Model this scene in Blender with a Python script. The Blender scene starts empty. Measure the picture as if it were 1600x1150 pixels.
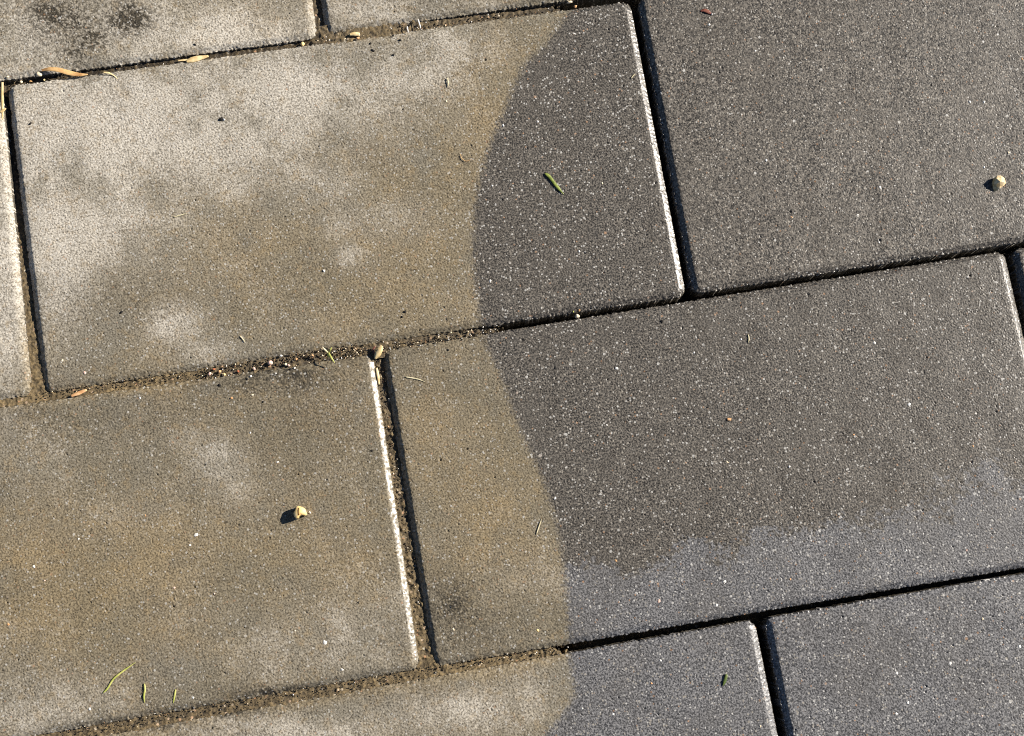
import bpy, bmesh, math, random
import numpy as np
from mathutils import Vector, Matrix

# ------------------------------------------------------------------ camera, sky, sun
scene = bpy.context.scene
MM = 0.001
# camera pose (rows: right, down, forward in world axes; world x runs along the paver rows)
CAM_R = np.array([[0.9852808, -0.16667793, 0.03795013],
                  [-0.15735246, -0.97106196, -0.17966324],
                  [0.06679782, 0.1710472, -0.98299588]])
CAM_C = np.array([115.72053122, -183.92605667, 389.46535172])      # millimetres
FOC = 2000.0                                                       # for a 1600 px wide picture
cam_data = bpy.data.cameras.new('camera')
cam = bpy.data.objects.new('camera', cam_data)
scene.collection.objects.link(cam)
cam_data.sensor_width = 36.0
cam_data.lens = FOC / 1600.0 * 36.0
cam_data.clip_start = 0.01
cam_data.clip_end = 500.0
m = Matrix.Identity(4)
for i in range(3):
    m[i][0] = CAM_R[0][i]
    m[i][1] = -CAM_R[1][i]
    m[i][2] = -CAM_R[2][i]
    m[i][3] = CAM_C[i] * MM
cam.matrix_world = m
scene.camera = cam
scene.cycles.pixel_filter_type = 'BLACKMAN_HARRIS'
scene.cycles.filter_width = 1.0
scene.cycles.use_denoising = False

SUN_AZ, SUN_EL = math.radians(11.0), math.radians(31.0)
sun_dir = Vector((math.cos(SUN_EL) * math.cos(SUN_AZ), math.cos(SUN_EL) * math.sin(SUN_AZ), math.sin(SUN_EL)))
world = bpy.data.worlds.new('World')
scene.world = world
world.use_nodes = True
wn = world.node_tree.nodes
sky = wn.new('ShaderNodeTexSky')
sky.sky_type = 'NISHITA'
sky.sun_disc = False
sky.sun_elevation = SUN_EL
sky.altitude = 2500.0
sky.air_density = 0.8
sky.dust_density = 0.3
sky.sun_rotation = math.radians(90.0) - SUN_AZ
world.node_tree.links.new(sky.outputs['Color'], wn['Background'].inputs['Color'])
wn['Background'].inputs['Strength'].default_value = 0.05
sun_data = bpy.data.lights.new('sun', 'SUN')
sun_data.energy = 5.0
sun_data.angle = math.radians(0.5)
sun_data.color = (1.0, 0.93, 0.83)
sun = bpy.data.objects.new('sun', sun_data)
sun.rotation_euler = sun_dir.to_track_quat('Z', 'Y').to_euler()
sun.location = sun_dir * 3
scene.collection.objects.link(sun)
vs = scene.view_settings
vs.view_transform = 'Standard'
vs.look = 'None'
vs.exposure = 0.92
vs.gamma = 1.0
vs.use_curve_mapping = False

# ------------------------------------------------------------------ helpers
random.seed(7)
rng = np.random.default_rng(11)
COL = scene.collection


def un(px, py):
    """a point of the photograph -> millimetres on the top of the paving"""
    d = CAM_R.T @ np.array([(px - 800) / FOC, (py - 575) / FOC, 1.0])
    t = -CAM_C[2] / d[2]
    return (CAM_C + t * d)[:2]


def to_px(x, y, z=0.0):
    """plan millimetres -> photograph pixels (used to lay the stains out on the plan)"""
    dx, dy, dz = x - CAM_C[0], y - CAM_C[1], z - CAM_C[2]
    a = CAM_R[0, 0] * dx + CAM_R[0, 1] * dy + CAM_R[0, 2] * dz
    b = CAM_R[1, 0] * dx + CAM_R[1, 1] * dy + CAM_R[1, 2] * dz
    c = CAM_R[2, 0] * dx + CAM_R[2, 1] * dy + CAM_R[2, 2] * dz
    return 800 + FOC * a / c, 575 + FOC * b / c


TN, TS = 2048, 0.2          # noise tile: samples, millimetres per sample
_fx = np.fft.fftfreq(TN, TS)[:, None]
_fy = np.fft.rfftfreq(TN, TS)[None, :]
_fr = np.sqrt(_fx ** 2 + _fy ** 2)
_fr[0, 0] = 1e-6


def tile(seed, kind, wl, width=0.5):
    g = np.random.default_rng(seed).standard_normal((TN, TN))
    F = np.fft.rfft2(g)
    if kind == 'band':
        filt = np.exp(-0.5 * (np.log(_fr * wl) / width) ** 2)
    else:                     # 'red': power law up to wavelength wl, cut below width
        filt = _fr ** -1.5 * (_fr > 1.0 / wl) * np.exp(-(_fr * width) ** 2)
    n = np.fft.irfft2(F * filt, s=(TN, TN))
    n -= n.mean()
    return (n / n.std()).astype(np.float32)


def samp(t, x, y, sx=0.0, sy=0.0):
    a = (np.asarray(x) + sx) / TS
    b = (np.asarray(y) + sy) / TS
    i = np.floor(a).astype(int)
    j = np.floor(b).astype(int)
    fa, fb = a - i, b - j
    i0, i1, j0, j1 = i % TN, (i + 1) % TN, j % TN, (j + 1) % TN
    return (t[i0, j0] * (1 - fa) * (1 - fb) + t[i1, j0] * fa * (1 - fb) +
            t[i0, j1] * (1 - fa) * fb + t[i1, j1] * fa * fb)


T_GRAIN = tile(1, 'band', 0.85, 0.38)
T_FINE = tile(2, 'band', 0.54, 0.30)
T_MID = tile(3, 'band', 3.0, 0.5)
T_WAVE = tile(4, 'band', 28.0, 0.6)
T_BLOT = tile(5, 'red', 90.0, 1.2)
T_BLOT2 = tile(6, 'red', 45.0, 0.8)
T_SPECK = tile(8, 'band', 1.5, 0.4)


def smooth(a, lo, hi):
    t = np.clip((a - lo) / (hi - lo), 0, 1)
    return t * t * (3 - 2 * t)


def poly_dist(px, py, pts):
    """signed distance (pixels) to an open polyline, positive to the left hand side of the picture"""
    best = np.full(np.shape(px), 1e9)
    sign = np.ones(np.shape(px))
    for (x0, y0), (x1, y1) in zip(pts[:-1], pts[1:]):
        dx, dy = x1 - x0, y1 - y0
        t = np.clip(((px - x0) * dx + (py - y0) * dy) / (dx * dx + dy * dy), 0, 1)
        qx, qy = px - x0 - t * dx, py - y0 - t * dy
        d = np.hypot(qx, qy)
        s = np.where(dx * (py - y0) - dy * (px - x0) >= 0, 1.0, -1.0)
        sign = np.where(d < best, s, sign)
        best = np.minimum(best, d)
    return best * sign


# ------------------------------------------------------------------ where the dirt lies
EDGE = [(1120, -320), (905, -10), (882, 30), (850, 74), (818, 102), (803, 135), (785, 178), (766, 222), (750, 275), (741, 330),
        (738, 390), (742, 440), (748, 490), (760, 540), (783, 590), (800, 640), (822, 695), (846, 745), (864, 795),
        (876, 850), (884, 910), (888, 970), (890, 1020), (894, 1060), (899, 1085), (884, 1112), (850, 1150), (760, 1240), (700, 1500)]
DAMP = [(2200, 590), (1600, 742), (1545, 752), (1490, 775), (1430, 803), (1340, 816), (1270, 832), (1180, 842), (1120, 862), (1040, 870),
        (1000, 880), (940, 882), (880, 884), (300, 960)]
# (x, y, radius x, radius y, amount)
PALE = [(110, 240, 170, 150, .95), (300, 190, 190, 90, .85), (490, 130, 150, 70, .72), (80, 400, 70, 120, .75), (170, 350, 110, 70, .5),
        (640, 110, 90, 45, .50), (690, 60, 80, 35, .45), (400, 260, 120, 60, .35), (150, 130, 160, 30, .6), (330, 110, 150, 25, .5),
        (40, 60, 90, 70, .55), (300, 55, 210, 65, .62), (180, 90, 160, 20, .45), (420, 50, 80, 40, .35), (500, 290, 60, 35, .48), (540, 345, 50, 30, .40), (625, 340, 45, 25, .34), (545, 400, 22, 18, .5),
        (275, 505, 46, 32, .66), (335, 550, 44, 24, .50), (120, 520, 60, 40, .25), (343, 722, 38, 32, .70), (365, 770, 40, 25, .25),
        (50, 720, 70, 40, .22), (300, 680, 40, 18, .2), (560, 1000, 80, 60, .42), (430, 1010, 80, 50, .25), (60, 1110, 120, 50, .45),
        (450, 1140, 160, 30, .55), (700, 1110, 130, 40, .48), (840, 1080, 50, 50, .3), (620, 15, 120, 30, .40), (770, 10, 90, 20, .25),
        (10, 420, 22, 170, .9), (10, 230, 20, 120, .5), (440, 50, 60, 40, .35), (30, 100, 60, 25, .4), (260, 95, 90, 15, .4), (350, 20, 60, 30, .25),
        (640, 930, 40, 25, .2), (250, 290, 60, 25, .3), (120, 150, 110, 30, .35), (180, 800, 60, 30, .15), (820, 905, 60, 30, .18), (20, 30, 60, 50, .35)]
WARM = [(620, 430, 160, 120, .5), (760, 150, 60, 110, .6), (350, 390, 160, 90, .35), (770, 780, 110, 150, .6), (110, 920, 140, 90, 1.0),
        (230, 860, 150, 80, .5), (470, 860, 140, 110, .45), (380, 640, 120, 50, .25), (330, 1010, 80, 30, .35), (740, 880, 90, 40, .5),
        (560, 620, 90, 100, .3), (700, 250, 80, 60, .4), (650, 700, 60, 120, .4), (330, 50, 90, 40, .35), (420, 30, 40, 30, .4)]
GRIME = [(115, 42, 75, 44, .85), (75, 15, 60, 25, .6), (205, 30, 36, 26, 1.0), (125, 85, 32, 24, .8), (140, 65, 30, 20, .9), (205, 12, 18, 14, .5),
         (165, 470, 120, 40, .35), (100, 590, 70, 22, .35), (460, 450, 110, 50, .15), (200, 650, 160, 40, .30), (480, 660, 110, 60, .35),
         (420, 600, 150, 18, .55), (430, 582, 90, 11, .85), (560, 560, 70, 14, .5), (700, 945, 55, 60, .70), (755, 985, 100, 40, .48), (690, 1015, 25, 25, .5),
         (470, 1082, 130, 12, .9), (330, 1112, 120, 12, .8), (200, 1133, 110, 12, .75), (600, 1060, 70, 12, .7), (500, 745, 60, 40, .15), (690, 600, 60, 40, .18),
         (580, 75, 40, 18, .12), (40, 640, 60, 20, .35), (720, 520, 60, 10, .45), (640, 545, 50, 10, .5), (430, 725, 18, 14, .12), (480, 735, 16, 14, .2)]


SHEEN = [(1500, 368, 150, 22, .75), (1230, 425, 140, 14, .5), (1265, 1010, 100, 80, .95), (1500, 1010, 200, 110, .70), (1545, 440, 60, 60, .55), (1350, 1110, 160, 60, .45),
         (1040, 470, 60, 12, .4), (1100, 60, 120, 60, .25), (1400, 330, 200, 40, .3), (1000, 1090, 160, 60, .3)]


def blobs(px, py, lst, wob):
    out = np.zeros(np.shape(px))
    for (x, y, rx, ry, a) in lst:
        q = ((px - x) / rx) ** 2 + ((py - y) / ry) ** 2
        out = np.maximum(out, out * 0.4 + a * np.exp(-0.75 * q * (1 + 0.18 * wob)) * (1 + 0.16 * wob))
    return out


# slow-varying maps on a one millimetre plan grid, sampled per vertex
GX0, GY0, GNX, GNY = -310.0, -420.0, 840, 660


def joint_creep(px, py, wob):
    """soil washed out of the joints onto the rims of the pavers"""
    out = np.zeros(np.shape(px))
    for x0, y0, x1, y1, w, a in ((-60, 640, 330, 590, 10, .9), (150, 1150, 680, 1062, 16, .9), (680, 1060, 890, 1020, 14, 1.0), (48, 420, 54, 620, 9, .8), (500, 62, 650, 48, 8, .6)):
        t = np.clip(((px - x0) * (x1 - x0) + (py - y0) * (y1 - y0)) / ((x1 - x0) ** 2 + (y1 - y0) ** 2), 0, 1)
        d = np.hypot(px - x0 - t * (x1 - x0), py - y0 - t * (y1 - y0))
        out = np.maximum(out, a * np.exp(-(d / (w * (1 + .3 * np.clip(wob, -1.5, 1.5)))) ** 2))
    return out


def plan_maps():
    gx, gy = np.meshgrid(GX0 + np.arange(GNX), GY0 + np.arange(GNY), indexing='ij')
    px, py = to_px(gx, gy)
    b2 = samp(T_BLOT2, gx, gy, 37, 91)
    return dict(edge=poly_dist(px, py, EDGE), damp=-poly_dist(px, py, DAMP), pale=blobs(px, py, PALE, b2),
                warm=blobs(px, py, WARM, b2) + joint_creep(px, py, b2), grime_shade=blobs(px, py, GRIME, b2), sheen=blobs(px, py, SHEEN, b2))


MAPS = plan_maps()


def gsamp(name, x, y):
    mp = MAPS[name]
    a = np.clip(x - GX0, 0, GNX - 1.001)
    b = np.clip(y - GY0, 0, GNY - 1.001)
    i, j = a.astype(int), b.astype(int)
    fa, fb = a - i, b - j
    return (mp[i, j] * (1 - fa) * (1 - fb) + mp[i + 1, j] * fa * (1 - fb) + mp[i, j + 1] * (1 - fa) * fb + mp[i + 1, j + 1] * fa * fb)


def stains(x, y):
    """per point stain masks from plan position: dirt film, pale bloom, ochre film, dark grime, drying"""
    b1, b2 = samp(T_BLOT, x, y), samp(T_BLOT2, x, y, 37, 91)
    sp, md = samp(T_SPECK, x, y), samp(T_MID, x, y)
    ed = gsamp('edge', x, y) + 1.6 * md + 2.5 * sp
    dirt = smooth(ed, -7, 8)
    pg = gsamp('pale', x, y)
    pale = np.clip(0.5 * pg + 0.58 * smooth(pg + 0.06 * b1 + 0.13 * b2 + 0.10 * md + 0.07 * sp, 0.08, 0.95), 0, 1.1)
    warm = np.clip(0.20 + gsamp('warm', x, y) + 0.14 * b2, 0, 1)
    g = gsamp('grime_shade', x, y)
    mot = 0.55 * samp(T_GRAIN, x, y, 11, 5) + 0.55 * samp(T_SPECK, x, y, 11, 5) + 0.55 * samp(T_MID, x, y, 8, 31) + 0.3 * b2
    grime_shade = np.clip(g, 0, 1) * (0.30 + 0.95 * smooth(mot + 1.4 * (g - 0.55), -0.45, 0.75))
    damp = smooth(gsamp('damp', x, y) + 18 * b2 + 11 * md + 7 * sp, -9, 11)
    return dirt, pale, warm, grime_shade, damp


def add_attr(me, name, arr):
    a = me.attributes.new(name, 'FLOAT', 'POINT')
    a.data.foreach_set('value', np.ascontiguousarray(arr, dtype=np.float32).ravel())


# ------------------------------------------------------------------ materials
def new_mat(name):
    mt = bpy.data.materials.new(name)
    mt.use_nodes = True
    return mt, mt.node_tree, mt.node_tree.nodes['Principled BSDF']


class NT:
    def __init__(s, nt):
        s.nt, s.n, s.l = nt, nt.nodes, nt.links

    def put(s, sock, v):
        if isinstance(v, bpy.types.NodeSocket):
            s.l.new(v, sock)
        elif isinstance(v, tuple) and len(v) == 3 and sock.type == 'RGBA':
            sock.default_value = (*v, 1)
        else:
            sock.default_value = v

    def attr(s, name):
        n = s.n.new('ShaderNodeAttribute')
        n.attribute_name = name
        return n.outputs['Fac']

    def math(s, op, a, b=0.0, clamp=False):
        n = s.n.new('ShaderNodeMath')
        n.operation = op
        n.use_clamp = clamp
        s.put(n.inputs[0], a)
        s.put(n.inputs[1], b)
        return n.outputs[0]

    def mix(s, f, a, b, kind='MIX'):
        n = s.n.new('ShaderNodeMix')
        n.data_type = 'RGBA'
        n.blend_type = kind
        s.put(n.inputs['Factor'], f)
        s.put(n.inputs[6], a)
        s.put(n.inputs[7], b)
        return n.outputs[2]

    def ramp(s, v, lo, hi, a=0.0, b=1.0):
        n = s.n.new('ShaderNodeMapRange')
        n.interpolation_type = 'SMOOTHSTEP'
        s.put(n.inputs[0], v)
        n.inputs[1].default_value, n.inputs[2].default_value = lo, hi
        n.inputs[3].default_value, n.inputs[4].default_value = a, b
        return n.outputs[0]

    def noise(s, vec, scale, detail=2.0, rough=0.55):
        n = s.n.new('ShaderNodeTexNoise')
        s.put(n.inputs['Vector'], vec)
        n.inputs['Scale'].default_value = scale
        n.inputs['Detail'].default_value = detail
        n.inputs['Roughness'].default_value = rough
        return n.outputs['Fac']

    def voro(s, vec, scale):
        n = s.n.new('ShaderNodeTexVoronoi')
        s.put(n.inputs['Vector'], vec)
        n.inputs['Scale'].default_value = scale
        sep = s.n.new('ShaderNodeSeparateColor')
        s.l.new(n.outputs['Color'], sep.inputs[0])
        return n.outputs['Distance'], sep.outputs


def concrete_material():
    mt, nt, bsdf = new_mat('weathered_concrete')
    k = NT(nt)
    tc = nt.nodes.new('ShaderNodeTexCoord')
    oi = nt.nodes.new('ShaderNodeObjectInfo')
    off = nt.nodes.new('ShaderNodeVectorMath')
    off.operation = 'ADD'
    k.put(off.inputs[0], tc.outputs['Object'])
    k.put(off.inputs[1], oi.outputs['Random'])
    v = off.outputs[0]
    dirt, pale, warm, grime_shade, damp = (k.attr(a) for a in ('dirt', 'pale', 'warm', 'grime_shade', 'damp'))
    gr = k.noise(v, 1750, 2.0, 0.7)
    grain = k.ramp(gr, 0.39, 0.63)
    gr2 = k.noise(v, 620, 2.0, 0.6)
    blot = k.noise(v, 45, 4.0, 0.6)
    # cleaned concrete: dark binder, paler sand
    clean = k.mix(grain, (0.0155, 0.014, 0.012), (0.155, 0.138, 0.115))
    drying = k.mix(grain, (0.050, 0.051, 0.055), (0.222, 0.223, 0.232))
    clean = k.mix(k.math('MULTIPLY', damp, 0.78), clean, drying)
    clean = k.mix(k.ramp(blot, 0.36, 0.70, 0, .28), clean, (0.086, 0.076, 0.062))
    # film of soil and algae on the uncleaned part
    film = k.mix(warm, (0.158, 0.141, 0.108), (0.215, 0.168, 0.100))
    film = k.mix(k.ramp(blot, 0.3, 0.7, 0, .5), film, (0.142, 0.122, 0.082))
    film = k.mix(k.math('MULTIPLY', pale, 0.9, True), film, (0.405, 0.374, 0.320))
    film = k.mix(k.ramp(k.noise(v, 340, 3, .65), .52, .70, 0, .38), film, (0.23, 0.165, 0.082))
    filmd = k.mix(1.0, film, (0.44, 0.42, 0.39), 'MULTIPLY')
    filml = k.mix(1.0, film, (1.36, 1.37, 1.38), 'MULTIPLY')
    film = k.mix(k.ramp(gr, 0.30, 0.64), filmd, filml)
    film = k.mix(k.ramp(gr2, 0.30, 0.42, 0.24, 0.0), film, (0.05, 0.045, 0.035))
    col = k.mix(dirt, clean, film)
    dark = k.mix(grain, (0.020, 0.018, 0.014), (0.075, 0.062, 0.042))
    col = k.mix(k.math('MULTIPLY', grime_shade, 0.95, True), col, dark)  # dark stains, plus the shade painted on the gap sides
    # sand grains of several colours in the face
    for scale, thr, rad, soft in ((560, 0.985, 0.20, 0.12), (900, 0.945, 0.24, 0.16), (1500, 0.85, 0.32, 0.2)):
        d, c = k.voro(v, scale)
        on = k.math('MULTIPLY', k.ramp(c[0], thr, thr + 0.004), k.ramp(d, rad, rad + soft, 1.0, 0.0))
        hue = k.mix(k.ramp(c[1], 0.88, 0.92), (0.50, 0.49, 0.46), (0.36, 0.22, 0.13))
        hue = k.mix(k.ramp(c[2], 0.45, 0.6), hue, k.mix(1.0, hue, (0.62, 0.58, 0.52), 'MULTIPLY'))
        col = k.mix(k.math('MULTIPLY', on, k.ramp(dirt, 0, 1, 0.74, 0.55)), col, hue)
    tone = k.ramp(oi.outputs['Random'], 0, 1, 0.94, 1.08)
    tn = nt.nodes.new('ShaderNodeCombineColor')
    for q in range(3):
        k.put(tn.inputs[q], tone)
    col = k.mix(1.0, col, tn.outputs[0], 'MULTIPLY')
    k.put(bsdf.inputs['Base Color'], col)
    rgh = k.ramp(dirt, 0, 1, 0.47, 0.74)
    rgh = k.math('ADD', rgh, k.ramp(gr2, 0.3, 0.7, -0.10, 0.14))
    gl = k.attr('gloss')
    keep = k.math('SUBTRACT', 1.0, gl)
    rgh = k.math('ADD', k.math('MULTIPLY', rgh, keep), k.math('MULTIPLY', gl, 0.26))
    k.put(bsdf.inputs['Roughness'], rgh)
    k.put(bsdf.inputs['Specular IOR Level'], k.math('MAXIMUM', k.ramp(dirt, 0, 1, 0.45, 0.25), k.math('MULTIPLY', gl, 0.6)))
    bump = nt.nodes.new('ShaderNodeBump')
    bump.inputs['Strength'].default_value = 0.35
    bump.inputs['Distance'].default_value = 0.00015
    k.put(bump.inputs['Height'], k.math('ADD', gr, k.math('MULTIPLY', gr2, 0.3)))
    k.put(bump.inputs['Strength'], k.math('MULTIPLY', 0.35, k.math('SUBTRACT', 1.0, k.math('MULTIPLY', gl, .75))))
    k.put(bsdf.inputs['Normal'], bump.outputs[0])
    return mt


def soil_material():
    mt, nt, bsdf = new_mat('joint_soil')
    k = NT(nt)
    tc = nt.nodes.new('ShaderNodeTexCoord')
    v = tc.outputs['Object']
    ochre, wet = k.attr('ochre'), k.attr('wet')
    n1 = k.noise(v, 1300, 2, .6)
    n2 = k.noise(v, 260, 3, .6)
    a = k.mix(ochre, (0.055, 0.044, 0.030), (0.26, 0.185, 0.085))
    b = k.mix(ochre, (0.016, 0.013, 0.010), (0.115, 0.082, 0.038))
    col = k.mix(k.ramp(n1, .35, .65), b, a)
    col = k.mix(k.ramp(n2, .4, .7, 0, .45), col, b)
    d, c = k.voro(v, 900)
    on = k.math('MULTIPLY', k.ramp(c[0], .86, .87), k.ramp(d, .3, .42, 1, 0))
    col = k.mix(k.math('MULTIPLY', on, .75), col, k.mix(c[1], (.45, .40, .30), (.38, .20, .10)))
    k.put(bsdf.inputs['Base Color'], col)
    k.put(bsdf.inputs['Roughness'], k.ramp(wet, 0, 1, .85, .38))
    bump = nt.nodes.new('ShaderNodeBump')
    bump.inputs['Strength'].default_value = .5
    bump.inputs['Distance'].default_value = .0003
    k.put(bump.inputs['Height'], n1)
    k.put(bsdf.inputs['Normal'], bump.outputs[0])
    return mt


_mats = {}


def speck_mat(name, c1, c2, scale=900, rough=.7, spec=.3, trans=0.0):
    """a mottled material for small loose things"""
    if name in _mats:
        return _mats[name]
    mt, nt, bsdf = new_mat(name)
    k = NT(nt)
    tc = nt.nodes.new('ShaderNodeTexCoord')
    n = k.noise(tc.outputs['Object'], scale, 3, .6)
    k.put(bsdf.inputs['Base Color'], k.mix(k.ramp(n, .35, .65), c1, c2))
    bsdf.inputs['Roughness'].default_value = rough
    bsdf.inputs['Specular IOR Level'].default_value = spec
    bump = nt.nodes.new('ShaderNodeBump')
    bump.inputs['Strength'].default_value = .3
    bump.inputs['Distance'].default_value = .0002
    k.put(bump.inputs['Height'], n)
    k.put(bsdf.inputs['Normal'], bump.outputs[0])
    _mats[name] = mt
    return mt


CONC = concrete_material()
SOIL = soil_material()

# ------------------------------------------------------------------ ground and paving bed
def obj(name, me, mat, parent=None, loc=(0, 0, 0)):
    if mat is not None and not me.materials:
        me.materials.append(mat)
    o = bpy.data.objects.new(name, me)
    o.location = loc
    COL.objects.link(o)
    if parent is not None:
        o.parent = parent
    return o


def sheet(name, x0, y0, x1, y1, z, mat, hole=None):
    me = bpy.data.meshes.new(name)
    if hole is None:
        me.from_pydata([(x0, y0, z), (x1, y0, z), (x1, y1, z), (x0, y1, z)], [], [(0, 1, 2, 3)])
    else:
        a, b, c, d = hole
        me.from_pydata([(x0, y0, z), (x1, y0, z), (x1, y1, z), (x0, y1, z), (a, b, z), (c, b, z), (c, d, z), (a, d, z)], [],
                       [(0, 1, 5, 4), (1, 2, 6, 5), (2, 3, 7, 6), (3, 0, 4, 7)])
    return obj(name, me, mat)


sand = speck_mat('bedding_sand', (0.05, 0.043, 0.033), (0.13, 0.11, 0.08), 700, .9)
pavement = sheet('pavement', -0.7, -0.65, 0.95, 0.55, -0.034, sand)
pavement['kind'] = 'structure'
pavement['label'] = 'grey concrete block pavement laid in running bond, half of it washed clean'


def far_paving_material():
    mt, nt, bsdf = new_mat('distant_paving')
    k = NT(nt)
    tc = nt.nodes.new('ShaderNodeTexCoord')
    br = nt.nodes.new('ShaderNodeTexBrick')
    k.put(br.inputs['Vector'], tc.outputs['Object'])
    br.inputs['Scale'].default_value = 1.0
    br.inputs['Brick Width'].default_value = .2025
    br.inputs['Row Height'].default_value = .1018
    br.inputs['Mortar Size'].default_value = .0022
    br.inputs['Color1'].default_value = (.12, .11, .09, 1)
    br.inputs['Color2'].default_value = (.17, .155, .125, 1)
    br.inputs['Mortar'].default_value = (.03, .026, .02, 1)
    n = k.noise(tc.outputs['Object'], 1100, 3, .6)
    k.put(bsdf.inputs['Base Color'], k.mix(k.ramp(n, .3, .7, 0, .6), br.outputs['Color'], (.05, .047, .042)))
    bsdf.inputs['Roughness'].default_value = .75
    return mt


ground = sheet('ground', -60, -60, 60, 60, -0.0022, far_paving_material(), (-0.5, -0.500, 0.70, 0.400))
ground['kind'] = 'structure'
ground['label'] = 'surrounding ground paved on beyond the close view'

# ------------------------------------------------------------------ pavers
CH_W, CH_D = 2.35, 1.55        # chamfer width and drop, millimetres


def axis_coords(L, lo, hi, fine):
    """spacing: fine inside [lo, hi], coarse outside, fine again along both edges"""
    c = list(np.arange(lo, hi, fine)) + [hi]
    a = np.array(c)
    out = [a]
    for s0, s1 in ((0, lo), (hi, L)):
        if s1 - s0 > 0.5:
            out.append(np.linspace(s0, s1, max(2, int((s1 - s0) / 3.0) + 1)))
    e = np.array([-.3, 0, .4, .8, 1.2, 1.8, 2.4, 3.0])
    if lo > 0.5:
        out.append(e)
    if hi < L - 0.5:
        out.append(L - e)
    if lo <= 0.5:
        out.append(np.array([-.3]))
    if hi >= L - 0.5:
        out.append(np.array([L + .3]))
    r = np.unique(np.round(np.concatenate(out), 3))
    keep = np.concatenate([[True], np.diff(r) > 0.08])
    return r[keep]


GLOSS = {'E': (1.0, .6), 'G': (1.0, 1.0), 'H': (0.9, .6), 'J': (.75, .5), 'A': (.5, .3), 'D': (.0, .0), 'F': (.8, .6), 'B': (.5, .5), 'I': (.8, .6), 'K': (.6, .5)}


ROUND = {'G': .28, 'A': .4, 'D': .5}


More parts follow.
